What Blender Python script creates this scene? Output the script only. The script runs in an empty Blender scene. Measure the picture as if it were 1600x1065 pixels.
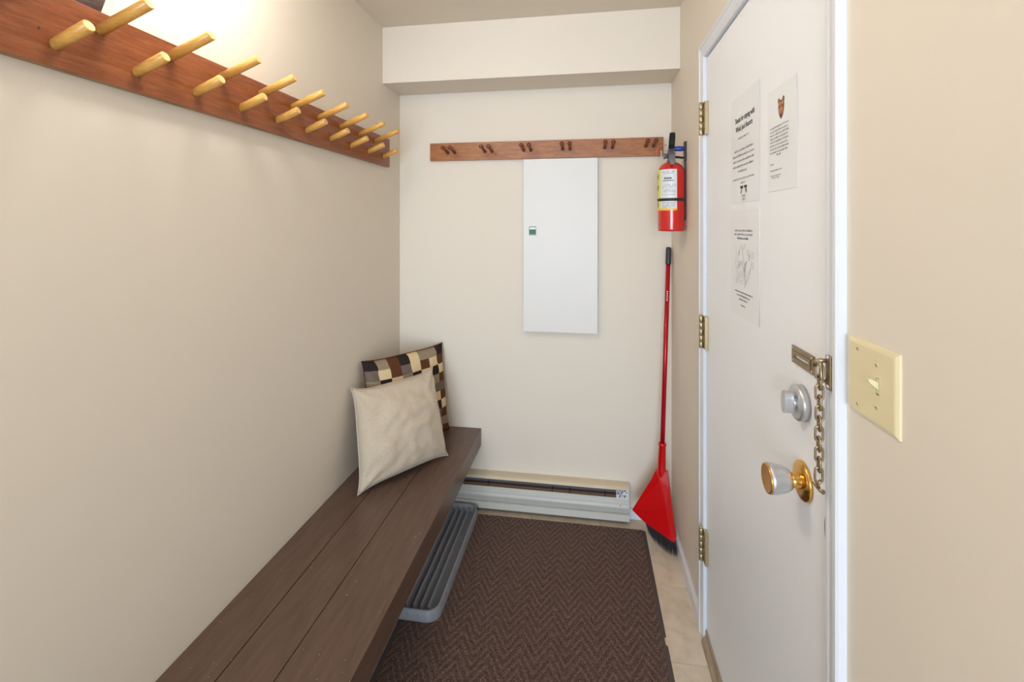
import bpy, bmesh, math, random
from mathutils import Vector, Matrix, noise
PI = math.pi
S = bpy.context.scene
COL = S.collection
V = Vector

# ------------------------------------------------------------------ camera, light, exposure
F_PX = 726.0
YAW = math.atan(115.0 / 726.0)
cam_d = bpy.data.cameras.new('camera')
cam_d.sensor_width = 36.0
cam_d.lens = 36.0 * F_PX / 1600.0
cam_d.shift_x = 0.0
cam_d.shift_y = -(532.5 - 353.0) / 1600.0
cam_d.clip_start = 0.02
cam = bpy.data.objects.new('camera', cam_d)
COL.objects.link(cam)
cam.location = (0, 0, 1.44)
cam.rotation_euler = (PI / 2, 0, YAW)
S.camera = cam
S.view_settings.view_transform = 'Standard'
S.view_settings.look = 'None'
S.view_settings.gamma = 1.0
S.view_settings.use_curve_mapping = False
S.view_settings.exposure = 0.06

world = bpy.data.worlds.new('daylight')
S.world = world
world.use_nodes = True
wb = world.node_tree.nodes['Background']
wb.inputs['Color'].default_value = (0.93, 0.965, 1.0, 1)
wb.inputs['Strength'].default_value = 0.5

def area(name, loc, rot, sx, sy, power, color):
    d = bpy.data.lights.new(name, 'AREA')
    d.shape = 'RECTANGLE'; d.size = sx; d.size_y = sy
    d.energy = power; d.color = color
    o = bpy.data.objects.new(name, d)
    COL.objects.link(o)
    o.location = loc; o.rotation_euler = rot
    return o
# big window light from the open room behind the camera
area('room_window_light', (-0.28, -3.4, 1.25), (PI / 2, 0, 0), 1.6, 1.9, 142, (0.69, 0.835, 1.0))
# unseen soft fill light, added under the ceiling above the camera
area('entry_fill_light', (-0.30, 0.15, 2.36), (0, 0, 0), 0.5, 0.5, 2.5, (1.0, 0.95, 0.88))
LAMP_POWER = 36.0

# ------------------------------------------------------------------ materials
def lin(c):
    return tuple(((x / 255.0) / 12.92 if x / 255.0 <= 0.04045 else ((x / 255.0 + 0.055) / 1.055) ** 2.4) for x in c)

class NT:
    def __init__(s, name):
        s.m = bpy.data.materials.new(name); s.m.use_nodes = True
        s.t = s.m.node_tree; s.b = s.t.nodes['Principled BSDF']
    def n(s, kind, **kw):
        nd = s.t.nodes.new(kind)
        for k, v in kw.items():
            if isinstance(k, str) and k.startswith('i_'):
                nd.inputs[k[2:]].default_value = v
            else:
                setattr(nd, k, v)
        return nd
    def l(s, a, b): s.t.links.new(a, b)
    def math(s, op, a, b=None, c=None):
        nd = s.n('ShaderNodeMath', operation=op)
        for i, x in enumerate((a, b, c)):
            if x is None: continue
            if isinstance(x, (int, float)): nd.inputs[i].default_value = x
            else: s.l(x, nd.inputs[i])
        return nd.outputs[0]
    def mix(s, f, c1, c2):
        nd = s.n('ShaderNodeMix', data_type='RGBA')
        if isinstance(f, (int, float)): nd.inputs[0].default_value = f
        else: s.l(f, nd.inputs[0])
        for i, c in ((6, c1), (7, c2)):
            if isinstance(c, tuple): nd.inputs[i].default_value = (*c[:3], 1)
            else: s.l(c, nd.inputs[i])
        return nd.outputs[2]
    def coords(s, scale=(1, 1, 1), kind='Object'):
        tc = s.n('ShaderNodeTexCoord'); mp = s.n('ShaderNodeMapping')
        mp.inputs['Scale'].default_value = scale
        s.l(tc.outputs[kind], mp.inputs['Vector'])
        return mp.outputs[0]
    def noise(s, vec, scale, detail=4, rough=0.55, dist=0.0):
        nd = s.n('ShaderNodeTexNoise')
        nd.inputs['Scale'].default_value = scale; nd.inputs['Detail'].default_value = detail
        nd.inputs['Roughness'].default_value = rough; nd.inputs['Distortion'].default_value = dist
        s.l(vec, nd.inputs['Vector'])
        return nd.outputs['Fac']
    def ramp(s, f, stops):
        nd = s.n('ShaderNodeValToRGB')
        e = nd.color_ramp.elements
        while len(e) < len(stops): e.new(0.5)
        for i, (p, c) in enumerate(stops):
            e[i].position = p; e[i].color = (*c[:3], 1)
        s.l(f, nd.inputs[0])
        return nd.outputs[0]
    def bump(s, h, strength=0.3, dist=0.002):
        nd = s.n('ShaderNodeBump'); nd.inputs['Strength'].default_value = strength
        nd.inputs['Distance'].default_value = dist
        s.l(h, nd.inputs['Height']); s.l(nd.outputs[0], s.b.inputs['Normal'])
    def setp(s, rough=0.5, metal=0.0, spec=0.5, **kw):
        s.b.inputs['Roughness'].default_value = rough
        s.b.inputs['Metallic'].default_value = metal
        s.b.inputs['Specular IOR Level'].default_value = spec
        for k, v in kw.items(): s.b.inputs[k.replace('_', ' ')].default_value = v

def plain(name, rgb, rough=0.5, metal=0.0, spec=0.5, var=0.06, vs=25, bump=0.0, bs=300, bd=0.0006, **kw):
    t = NT(name); c = lin(rgb)
    vec = t.coords()
    f = t.noise(vec, vs, 3)
    lo = tuple(x * (1 - var) for x in c); hi = tuple(min(1, x * (1 + var)) for x in c)
    t.l(t.mix(f, lo, hi), t.b.inputs['Base Color'])
    if bump > 0: t.bump(t.noise(vec, bs, 3), bump, bd)
    t.setp(rough, metal, spec, **kw)
    return t.m

def wood(name, dark, mid, light, scale, rough=0.4, rs=1.0):
    t = NT(name)
    vec = t.coords(scale)
    a = t.noise(vec, 9 * rs, 6, 0.62, 0.6)
    b = t.noise(vec, 60 * rs, 3, 0.6, 0.2)
    f = t.math('ADD', t.math('MULTIPLY', a, 0.75), t.math('MULTIPLY', b, 0.25))
    t.l(t.ramp(f, [(0.34, lin(dark)), (0.5, lin(mid)), (0.66, lin(light))]), t.b.inputs['Base Color'])
    t.bump(b, 0.12, 0.0006)
    t.setp(rough)
    return t.m

M = {}
WALLC = (231, 221, 206)
M['wall'] = plain('wall_paint', WALLC, 0.62, spec=0.25, var=0.012, vs=2.5, bump=0.22, bs=230, bd=0.0007)
M['ceiling'] = plain('ceiling_paint', (226, 216, 200), 0.8, spec=0.15, var=0.012, vs=2.5, bump=0.12, bs=200, bd=0.0006)
M['white'] = plain('white_gloss_paint', (236, 236, 237), 0.32, var=0.01, vs=8, bump=0.05, bs=60, bd=0.0006)
M['trim'] = plain('white_trim_paint', (226, 229, 235), 0.35, var=0.02, vs=20, bump=0.06, bs=90)
M['door'] = plain('door_paint', (246, 248, 252), 0.36, spec=0.4, var=0.012, vs=4, bump=0.10, bs=140, bd=0.0005)
M['panel'] = plain('panel_paint', (226, 223, 218), 0.4, var=0.012, vs=6)
M['panel_edge'] = plain('panel_edge', (205, 196, 184), 0.6, var=0.08)
M['board'] = wood('redwood_stain', (118, 62, 34), (140, 79, 46), (158, 95, 58), (14, 1.3, 14), 0.33, 0.9)
M['rail'] = wood('rail_stain', (136, 78, 36), (162, 98, 48), (182, 118, 62), (1.6, 12, 12), 0.38, 0.9)
M['raw_edge'] = wood('pale_board_edge', (120, 88, 58), (160, 124, 88), (186, 150, 112), (6, 0.7, 6), 0.6)
M['peg'] = wood('varnished_dowel', (208, 150, 68), (220, 166, 84), (230, 180, 102), (1.0, 14, 14), 0.3, 2.0)
M['peg_end'] = plain('dowel_end_grain', (224, 188, 128), 0.55, var=0.12, vs=180)
M['dark_peg'] = plain('dark_stained_dowel', (112, 52, 28), 0.28, var=0.2, vs=60)
M['shade'] = wood('grey_wood_veneer', (70, 58, 58), (104, 90, 90), (136, 120, 118), (6, 1.0, 6), 0.5)

t = NT('bench_paint')                                    # brown painted softwood, soft grain, dents and pale flecks
vec = t.coords((7, 0.9, 7)); v2 = t.coords()
g = t.noise(vec, 8, 5, 0.6, 0.5)
spk = t.math('GREATER_THAN', t.noise(v2, 150, 1, 0.4), 0.77)
spk = t.math('MULTIPLY', spk, t.math('GREATER_THAN', t.noise(v2, 9, 2), 0.5))
c = t.ramp(g, [(0.3, lin((90, 69, 58))), (0.7, lin((106, 83, 71)))])
t.l(t.mix(spk, c, lin((170, 150, 130))), t.b.inputs['Base Color'])
t.bump(t.math('ADD', g, t.math('MULTIPLY', t.noise(v2, 35, 3), 0.5)), 0.22, 0.0012)
t.setp(0.33, spec=0.45)
M['bench'] = t.m
M['gap'] = plain('bench_gap_shadow', (32, 24, 20), 0.8)

t = NT('stone_tile')
v2 = t.coords()
a = t.noise(v2, 5, 6, 0.6, 1.2); b = t.noise(v2, 28, 4, 0.6)
oi = t.n('ShaderNodeObjectInfo')
f = t.math('ADD', t.math('MULTIPLY', a, 0.7), t.math('MULTIPLY', b, 0.3))
c = t.ramp(f, [(0.33, lin((200, 182, 158))), (0.5, lin((222, 207, 186))), (0.68, lin((232, 221, 204)))])
c = t.mix(t.math('MULTIPLY', oi.outputs['Random'], 0.25), c, lin((208, 192, 170)))
t.l(c, t.b.inputs['Base Color'])
t.bump(b, 0.12, 0.0008); t.setp(0.42)
M['tile'] = t.m
M['grout'] = plain('tile_grout', (200, 184, 164), 0.85, var=0.1, vs=60)

# ribbed chevron mat: colour of the worn ridges and of the dark valleys plus fibre relief
t = NT('chevron_mat_fibre')
v2 = t.coords()
sp = t.n('ShaderNodeSeparateXYZ'); t.l(v2, sp.inputs[0])
PX, PYY, SL = 0.102, 0.0385, 1.6
warp = t.math('MULTIPLY', t.math('SUBTRACT', t.noise(v2, 7, 2), 0.5), 0.012)
xx = t.math('ADD', t.math('DIVIDE', t.math('ADD', sp.outputs[0], 0.446), PX), 100.0)
tri = t.math('MULTIPLY', t.math('PINGPONG', xx, 0.5), PX * SL)
ph = t.math('FRACT', t.math('ADD', t.math('DIVIDE', t.math('ADD', t.math('ADD', sp.outputs[1], warp), tri), PYY), 100.0))
ridge = t.math('PINGPONG', ph, 0.5)                      # 0..0.5
ridge = t.math('MULTIPLY', ridge, 2.0)
fib = t.noise(v2, 300, 3, 0.8)
worn = t.noise(v2, 4.2, 3, 0.6)
r2 = t.math('ADD', ridge, t.math('MULTIPLY', t.math('SUBTRACT', fib, 0.5), 1.5))
c = t.ramp(r2, [(0.12, lin((42, 25, 23))), (0.45, lin((72, 50, 44))), (0.62, lin((118, 92, 80))), (0.98, lin((184, 156, 138)))])
flat_c = t.ramp(fib, [(0.34, lin((54, 37, 32))), (0.5, lin((86, 64, 56))), (0.68, lin((146, 122, 108)))])
wf = t.ramp(t.math('SUBTRACT', t.math('ADD', worn, t.math('MULTIPLY', t.math('SUBTRACT', 2.0, sp.outputs[1]), 0.40)), 0.0), [(0.50, (0, 0, 0)), (0.76, (0.85, 0.85, 0.85))])
t.l(t.mix(wf, c, flat_c), t.b.inputs['Base Color'])
t.bump(t.math('ADD', t.math('MULTIPLY', fib, 0.8), t.math('MULTIPLY', ridge, 0.5)), 0.65, 0.003)
t.setp(0.95, spec=0.1, Sheen_Weight=0.12)
M['mat'] = t.m
M['rubber'] = plain('rubber_edge', (88, 76, 74), 0.6, var=0.1, vs=40, bump=0.2, bs=150)
M['tray'] = plain('grey_plastic', (142, 143, 149), 0.45, var=0.03, vs=30, bump=0.12, bs=500, bd=0.0004)
M['heater'] = plain('heater_enamel', (207, 205, 196), 0.32, var=0.02, vs=10)
M['heater_top'] = plain('heater_enamel_yellowed', (214, 200, 174), 0.36, var=0.03, vs=10)
M['fin'] = plain('heater_fins', (120, 118, 122), 0.45, metal=0.6, var=0.1)
M['element'] = plain('heater_dust_shield', (108, 84, 66), 0.7, var=0.12)
M['red_plastic'] = plain('red_plastic', (200, 6, 14), 0.16, spec=0.65, var=0.05, vs=20)
M['red_metal'] = plain('red_lacquered_tube', (186, 14, 30), 0.25, metal=0.25, var=0.04)
M['bristle'] = plain('dark_bristle', (44, 38, 42), 0.7, var=0.25, vs=200)
M['grip'] = plain('charcoal_plastic', (52, 50, 56), 0.4)
M['silver'] = plain('bright_silver', (215, 215, 218), 0.25, metal=0.9)
M['ext_red'] = plain('extinguisher_red', (206, 26, 22), 0.2, spec=0.6, var=0.03, Coat_Weight=0.5)
M['label_white'] = plain('label_white', (224, 226, 228), 0.35, var=0.02)
M['label_yellow'] = plain('label_yellow', (222, 224, 110), 0.35, var=0.03)
M['label_orange'] = plain('label_orange', (246, 190, 52), 0.35, var=0.03)
M['ink'] = plain('black_ink', (38, 38, 40), 0.6)
M['ink_grey'] = plain('grey_ink', (120, 122, 126), 0.6)
M['ink_soft'] = plain('soft_grey_ink', (165, 168, 172), 0.6)
M['bear_brown'] = plain('emblem_brown', (156, 92, 58), 0.6, var=0.12, vs=300)
M['bear_dark'] = plain('emblem_dark_brown', (84, 44, 28), 0.6)
M['bear_tan'] = plain('emblem_tan', (206, 150, 110), 0.6)
M['black_metal'] = plain('black_metal', (46, 44, 46), 0.4, metal=0.2)
M['grey_metal'] = plain('dull_grey_metal', (136, 138, 142), 0.38, metal=0.7)
M['blue'] = plain('blue_plastic', (34, 62, 158), 0.35)
M['orange'] = plain('orange_seal', (226, 88, 56), 0.4)
M['clear_tie'] = plain('clear_nylon', (216, 208, 196), 0.3)
M['green'] = plain('green_print', (20, 116, 84), 0.4, var=0.2, vs=400)
M['paper'] = plain('laminated_paper', (240, 242, 244), 0.3, spec=0.4, var=0.006, vs=30)
M['lam'] = plain('laminate_film_edge', (222, 225, 226), 0.15, spec=0.7, var=0.01)
M['brass'] = plain('polished_brass', (232, 178, 92), 0.2, metal=1.0, var=0.04)
M['antique'] = plain('antique_brass', (158, 138, 108), 0.34, metal=0.85, var=0.22, vs=120)
M['hinge'] = plain('hinge_brass', (188, 170, 132), 0.36, metal=0.75, var=0.16, vs=120)
M['satin'] = plain('satin_chrome', (206, 206, 208), 0.34, metal=0.75, var=0.02)
M['dark_brass'] = plain('tarnished_brass_dish', (186, 134, 76), 0.42, metal=0.45, var=0.25, vs=90)
M['dark_metal'] = plain('dark_strike_metal', (84, 80, 78), 0.4, metal=0.6)
M['almond'] = plain('almond_plastic', (232, 218, 176), 0.32, var=0.01)
M['almond_dark'] = plain('toggle_slot_shadow', (120, 100, 72), 0.6)
M['screw'] = plain('almond_screw_head', (206, 190, 146), 0.35, metal=0.3)
M['threshold'] = wood('threshold_wood', (138, 120, 100), (164, 146, 124), (184, 168, 146), (6, 0.7, 6), 0.5)

t = NT('linen')                                           # woven beige linen
v2 = t.coords()
w1 = t.noise(t.coords((1, 1, 9)), 110, 2); w2 = t.noise(t.coords((7, 7, 1)), 110, 2)
f = t.math('ADD', t.math('MULTIPLY', w1, 0.5), t.math('MULTIPLY', w2, 0.5))
t.l(t.ramp(f, [(0.35, lin((186, 170, 148))), (0.65, lin((212, 198, 178)))]), t.b.inputs['Base Color'])
t.bump(f, 0.35, 0.001); t.setp(0.92, spec=0.1, Sheen_Weight=0.15)
M['linen'] = t.m
for k, rgb in dict(D=(52, 42, 44), B=(98, 62, 42), T=(154, 136, 114), C=(226, 202, 160), G=(118, 104, 94)).items():
    M['patch' + k] = plain('patch_' + dict(D='charcoal', B='brown', T='taupe', C='cream', G='grey')[k], rgb, 0.9, spec=0.1, var=0.1, vs=160, bump=0.3, bs=600, bd=0.0006)
M['patch_back'] = plain('patch_backing', (70, 58, 50), 0.9)
t = NT('lamp_glass'); t.b.inputs['Base Color'].default_value = (1, .95, .88, 1)
t.b.inputs['Emission Color'].default_value = (1.0, 0.95, 0.90, 1)
t.b.inputs['Emission Strength'].default_value = LAMP_POWER
M['lamp'] = t.m

# ------------------------------------------------------------------ geometry helpers (world coordinates)
def box(bm, x0, x1, y0, y1, z0, z1, bev=0.0, mi=0):
    vs = [bm.verts.new((x, y, z)) for z in (z0, z1) for y in (y0, y1) for x in (x0, x1)]
    fs = [bm.faces.new([vs[i] for i in q]) for q in ((0, 2, 3, 1), (4, 5, 7, 6), (0, 1, 5, 4), (1, 3, 7, 5), (3, 2, 6, 7), (2, 0, 4, 6))]
    for f in fs: f.material_index = mi
    if bev > 0:
        es = list({e for f in fs for e in f.edges})
        r = bmesh.ops.bevel(bm, geom=es, offset=bev, segments=2, profile=0.7, affect='EDGES')
        for f in r['faces']: f.material_index = mi
    return bm

def frame_from(axis):
    a = V(axis).normalized()
    h = V((0, 0, 1)) if abs(a.z) < 0.9 else V((1, 0, 0))
    u = a.cross(h).normalized(); w = a.cross(u).normalized()
    return a, u, w

def lathe(bm, base, axis, prof, seg=28, mi=0, caps=True):
    """prof: list of (distance along the axis, radius)"""
    a, u, w = frame_from(axis); base = V(base); rings = []
    for d, r in prof:
        rings.append([bm.verts.new(base + a * d + (u * math.cos(2 * PI * k / seg) + w * math.sin(2 * PI * k / seg)) * max(r, 1e-5)) for k in range(seg)])
    for i in range(len(rings) - 1):
        m = mi[i] if isinstance(mi, (list, tuple)) else mi
        for k in range(seg):
            f = bm.faces.new([rings[i][k], rings[i][(k + 1) % seg], rings[i + 1][(k + 1) % seg], rings[i + 1][k]])
            f.smooth = True; f.material_index = m
    if caps:
        for rg in (rings[0], rings[-1]):
            try:
                f = bm.faces.new(rg); f.material_index = (mi[0] if rg is rings[0] else mi[-1]) if isinstance(mi, (list, tuple)) else mi
            except ValueError: pass
    return bm

def tube(bm, pts, r, seg=10, closed=False, mi=0):
    pts = [V(p) for p in pts]; n = len(pts); rings = []
    prev = None
    for i, p in enumerate(pts):
        if closed: tg = (pts[(i + 1) % n] - pts[i - 1]).normalized()
        else: tg = (pts[min(i + 1, n - 1)] - pts[max(i - 1, 0)]).normalized()
        if prev is None:
            _, u, _w = frame_from(tg)
        else:
            u = (prev - tg * prev.dot(tg)).normalized()
        prev = u; w = tg.cross(u)
        rr = r[i] if isinstance(r, (list, tuple)) else r
        rings.append([bm.verts.new(p + (u * math.cos(2 * PI * k / seg) + w * math.sin(2 * PI * k / seg)) * rr) for k in range(seg)])
    for i in range(n if closed else n - 1):
        A, B = rings[i], rings[(i + 1) % n]
        off = 0
        if closed and i == n - 1:
            off = min(range(seg), key=lambda o: (A[0].co - B[o].co).length)
        for k in range(seg):
            f = bm.faces.new([A[k], A[(k + 1) % seg], B[(k + 1 + off) % seg], B[(k + off) % seg]])
            f.smooth = True; f.material_index = mi
    if not closed:
        bm.faces.new(rings[0]).material_index = mi; bm.faces.new(rings[-1]).material_index = mi
    return bm

def prism(bm, pts, offset, mi=0):
    """closed polygon (list of 3D points) extruded by the vector offset"""
    off = V(offset)
    a = [bm.verts.new(p) for p in pts]; b = [bm.verts.new(V(p) + off) for p in pts]
    bm.faces.new(a).material_index = mi; bm.faces.new(list(reversed(b))).material_index = mi
    n = len(pts)
    for i in range(n):
        bm.faces.new([a[i], b[i], b[(i + 1) % n], a[(i + 1) % n]]).material_index = mi
    return bm

ROOTLOC = {}
def obj(name, bm, mats, parent=None, loc=None):
    """link ONE mesh object; vertices are given in world coordinates"""
    bmesh.ops.recalc_face_normals(bm, faces=bm.faces)
    me = bpy.data.meshes.new(name)
    base = V(ROOTLOC[parent.name]) if parent is not None else V(loc or (0, 0, 0))
    here = V(loc) if loc is not None else base
    bmesh.ops.translate(bm, verts=bm.verts, vec=-here)
    bm.to_mesh(me); bm.free()
    for m in (mats if isinstance(mats, (list, tuple)) else [mats]): me.materials.append(m)
    o = bpy.data.objects.new(name, me); COL.objects.link(o)
    if parent is not None:
        o.parent = parent; o.location = here - base
    else:
        o.location = here
    ROOTLOC[o.name] = tuple(here)
    return o

def tag(o, label, cat, group=None):
    o['label'] = label; o['category'] = cat
    if group: o['group'] = group
    return o
def thing(name, label, cat, loc, group=None):
    o = bpy.data.objects.new(name, None); COL.objects.link(o)
    o.empty_display_size = 0.05; o.location = loc
    ROOTLOC[o.name] = tuple(loc)
    return tag(o, label, cat, group)
def struct(o):
    o['kind'] = 'structure'; return o
def B(): return bmesh.new()

def copy_at(src, loc_world):
    c = src.copy(); COL.objects.link(c)
    base = V(ROOTLOC[c.parent.name]) if c.parent else V((0, 0, 0))
    c.location = V(loc_world) - base
    ROOTLOC[c.name] = tuple(loc_world)
    return c

# ------------------------------------------------------------------ room shell
XL, XR, YB, ZC = -0.980, 0.413, 2.357, 2.409
YF = -1.6                                                 # the entry opens into the home behind the camera
TH = 0.10
struct(obj('wall_left', box(B(), XL - TH, XL, YF, YB + TH, -0.05, ZC + TH), M['wall']))
struct(obj('wall_back', box(B(), XL, XR + TH, YB, YB + TH, -0.05, ZC + TH), M['wall']))
DY0, DY1, DZ = 0.858, 1.702, 2.035                        # rough door opening
bm = B()
box(bm, XR, XR + TH, DY1, YB, -0.05, ZC + TH)
box(bm, XR, XR + TH, YF, DY0, -0.05, ZC + TH)
box(bm, XR, XR + TH, DY0, DY1, DZ, ZC + TH)
struct(obj('wall_right', bm, M['wall']))
struct(obj('ceiling', box(B(), XL, XR, YF, YB, ZC, ZC + TH), M['ceiling']))
struct(obj('wall_soffit', box(B(), XL, XR, 2.143, YB, 2.136, ZC, 0.0015), M['wall']))

# floor: grout bed with one object per tile
floor = struct(obj('floor', box(B(), XL, XR + TH, YF, YB, -0.05, -0.0015), M['grout']))
ys = [2.268 + 0.334 * k for k in range(-12, 2)]
xs = [-1.266 + 0.334 * k for k in range(0, 7)]
g = 0.0018
cache = {}
for yi in range(len(ys) - 1):
    for xi in range(len(xs) - 1):
        x0, x1 = max(xs[xi] + g, XL), min(xs[xi + 1] - g, XR - 0.006)
        y0, y1 = max(ys[yi] + g, YF), min(ys[yi + 1] - g, YB)
        if x1 - x0 < 0.004 or y1 - y0 < 0.004: continue
        key = (round(x1 - x0, 4), round(y1 - y0, 4))
        if key in cache: copy_at(cache[key], (x0, y0, 0))
        else: cache[key] = obj('tile', box(B(), x0, x1, y0, y1, -0.0016, 0.0, 0.0007), M['tile'], floor, (x0, y0, 0))

def baseboard(name, x0, x1, y0, y1, axis):
    struct(obj(name, box(B(), x0, x1, y0, y1, 0.0, 0.052, 0.003), M['trim']))
baseboard('baseboard_right', 0.398, XR, 1.746, YB, 'y')
baseboard('baseboard_back', 0.2095, 0.397, 2.345, YB, 'x')
baseboard('baseboard_left', XL, XL + 0.012, YF, 2.289, 'y')
baseboard('baseboard_right_near', 0.398, XR, YF, 0.817, 'y')

# door casing: moulded profile swept round the opening
IY0, IY1, IZ = 0.868, 1.696, 2.026
prof = [(0.0, 0.0), (0.0, 0.007), (0.003, 0.010), (0.010, 0.010), (0.013, 0.0075), (0.017, 0.0095), (0.034, 0.0125), (0.037, 0.0155), (0.046, 0.0155), (0.0495, 0.012), (0.050, 0.0)]
bm = B(); rings = []
for (yy, zz, sy, sz) in ((IY0, 0.0, -1, 0), (IY0, IZ, -1, 1), (IY1, IZ, 1, 1), (IY1, 0.0, 1, 0)):
    rings.append([bm.verts.new((XR - p, yy + sy * d, zz + sz * d)) for d, p in prof])
for A_, B_ in zip(rings, rings[1:]):
    for k in range(len(prof) - 1):
        bm.faces.new([A_[k], A_[k + 1], B_[k + 1], B_[k]])
bm.faces.new(rings[0]); bm.faces.new(rings[-1])
struct(obj('trim_1', bm, M['trim']))
# jamb lining with stop
bm = B()
box(bm, XR - 0.0005, XR + TH, DY0 + 0.0, 0.8695, 0.0, DZ)
box(bm, XR - 0.0005, XR + TH, 1.6945, DY1, 0.0, DZ)
box(bm, XR - 0.0005, XR + TH, 0.8695, 1.6945, 2.0245, DZ)
box(bm, 0.461, XR + TH, 0.8695, 0.89, 0.0, 2.0245)
box(bm, 0.461, XR + TH, 1.674, 1.6945, 0.0, 2.0245)
box(bm, 0.461, XR + TH, 0.89, 1.674, 2.004, 2.0245)
struct(obj('trim_2', bm, M['trim']))
# threshold under the door
bm = B()
prism(bm, [(0.395, 0.872, 0.0), (0.398, 0.872, 0.012), (0.408, 0.872, 0.022), (0.513, 0.872, 0.022), (0.513, 0.872, 0.0)], (0, 0.8205, 0))
struct(obj('trim_3', bm, M['threshold']))

# ------------------------------------------------------------------ door
door = bpy.data.objects.new('door_1', None); COL.objects.link(door); door.location = (XR, 1.690, 0.0)
ROOTLOC['door_1'] = (XR, 1.690, 0.0); struct(door)
obj('door_leaf', box(B(), XR + 0.001, 0.458, 0.873, 1.690, 0.032, 2.020, 0.0015), M['door'], door)
obj('door_sweep', box(B(), XR - 0.004, XR + 0.006, 0.876, 1.688, 0.0225, 0.046, 0.001), M['threshold'], door)

def hinge(z):
    bm = B()
    box(bm, 0.4030, 0.4135, 1.668, 1.6965, z - 0.056, z + 0.056, 0.0008)   # leaf wrapped round the door edge
    hk = 0.112 / 5
    for i in (0, 2, 4):
        box(bm, 0.4026, 0.4032, 1.6875, 1.6935, z - 0.056 + hk * i + 0.001, z - 0.056 + hk * (i + 1) - 0.001, mi=1)  # dark strips stand in for the shaded slots beside alternate knuckles
    h = obj('hinge', bm, [M['hinge'], M['ink']], door, (0.399, 1.702, z))
    k0 = None
    for i in range(5):
        zc = z - 0.056 + hk * (i + 0.5)
        if k0 is None:
            k0 = obj('knuckle', lathe(B(), (0.3968, 1.7005, zc - hk / 2 + 0.0006), (0, 0, 1), [(0, 0.0066), (0.0008, 0.0074), (hk - 0.002, 0.0074), (hk - 0.0012, 0.0066)], 14), M['hinge'], h, (0.3968, 1.7005, zc))
            bmz = k0
        else: copy_at(k0, (0.3968, 1.7005, zc))
    obj('hinge_pin', lathe(B(), (0.3968, 1.7005, z + 0.056), (0, 0, 1), [(0, 0.006), (0.003, 0.0065), (0.005, 0.003)], 12), M['hinge'], h)
for z in (1.811, 1.0725, 0.335): hinge(z)

# knob with brass rosette and satin tulip grip
kc = (XR, 0.967, 0.952)
knob = obj('door_knob', lathe(B(), (kc[0] - 0.024, kc[1], kc[2]), (-1, 0, 0), [(0, 0.0150), (0.0015, 0.0185), (0.006, 0.0212), (0.014, 0.0243), (0.024, 0.0268), (0.034, 0.0282), (0.0400, 0.0285), (0.0405, 0.0276)], 40), M['satin'], door, kc)
knob['label'] = 'tulip shaped satin silver knob with brass centre'
obj('knob_neck', lathe(B(), kc, (-1, 0, 0), [(0.002, 0.0165), (0.006, 0.0150), (0.018, 0.0142), (0.024, 0.0142), (0.025, 0.0125)], 32), M['brass'], knob)
obj('rosette', lathe(B(), kc, (-1, 0, 0), [(0.0, 0.0365), (0.0035, 0.0368), (0.0058, 0.0352), (0.0075, 0.030), (0.009, 0.022), (0.0095, 0.015)], 48), M['brass'], knob)
obj('knob_face', lathe(B(), (kc[0] - 0.066, kc[1], kc[2]), (-1, 0, 0), [(-0.002, 0.0274), (0.0010, 0.0272), (0.0014, 0.0250), (0.0004, 0.0232), (-0.0006, 0.012), (-0.0009, 0.0)], 40, mi=[0, 0, 1, 1, 1]), [M['brass'], M['dark_brass']], knob)
# deadbolt
dc = (XR, 0.972, 1.100)
db = obj('deadbolt', lathe(B(), dc, (-1, 0, 0), [(0.0, 0.0345), (0.010, 0.0345), (0.0135, 0.0325), (0.0145, 0.029), (0.0145, 0.0)], 44), M['satin'], door, dc)
bm = B()
lathe(bm, (XR - 0.014, dc[1], dc[2]), (-1, 0, 0), [(0, 0.011), (0.006, 0.010)], 20)
n = 26; pr = []
for k in range(n):
    a = 2 * PI * k / n
    pr.append((XR - 0.019, dc[1] + 0.0095 * math.copysign(abs(math.cos(a)) ** 0.8, math.cos(a)), dc[2] + 0.0215 * math.copysign(abs(math.sin(a)) ** 0.7, math.sin(a))))
prism(bm, pr, (-0.016, 0, 0))
obj('thumb_turn', bm, M['satin'], db)
# chain slot plate on the door
bm = B()
y0, y1, z0, z1 = 0.924, 1.013, 1.1675, 1.2015
xo, xi = XR + 0.0008, XR - 0.003
def plate_loop(x, ins, rr=0.0):
    return [(x, y0 + ins, z0 + ins), (x, y1 - ins, z0 + ins), (x, y1 - ins, z1 - ins), (x, y0 + ins, z1 - ins)]
sl = (y0 + 0.016, y1 - 0.012, z0 + 0.012, z1 - 0.015)
box(bm, xi, xo, y0, y1, z0, sl[2], 0.0006); box(bm, xi, xo, y0, y1, sl[3], z1, 0.0006)
box(bm, xi, xo, y0, sl[0], sl[2] - .0004, sl[3] + .0004, 0.0003); box(bm, xi, xo, sl[1], y1, sl[2] - .0004, sl[3] + .0004, 0.0003)
for (a0, a1, b0, b1) in ((y0 + 0.009, y1 - 0.007, sl[3], sl[3] + 0.006), (y0 + 0.009, y1 - 0.007, sl[2] - 0.005, sl[2])):
    box(bm, xi - 0.0015, xi, a0, a1, b0, b1, 0.0006)
box(bm, xi - 0.0015, xi, y0 + 0.009, sl[0], sl[2], sl[3], 0.0006)
slot = obj('chain_slot_plate', bm, M['antique'], door, (XR, 0.968, 1.185))
s0 = None
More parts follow.
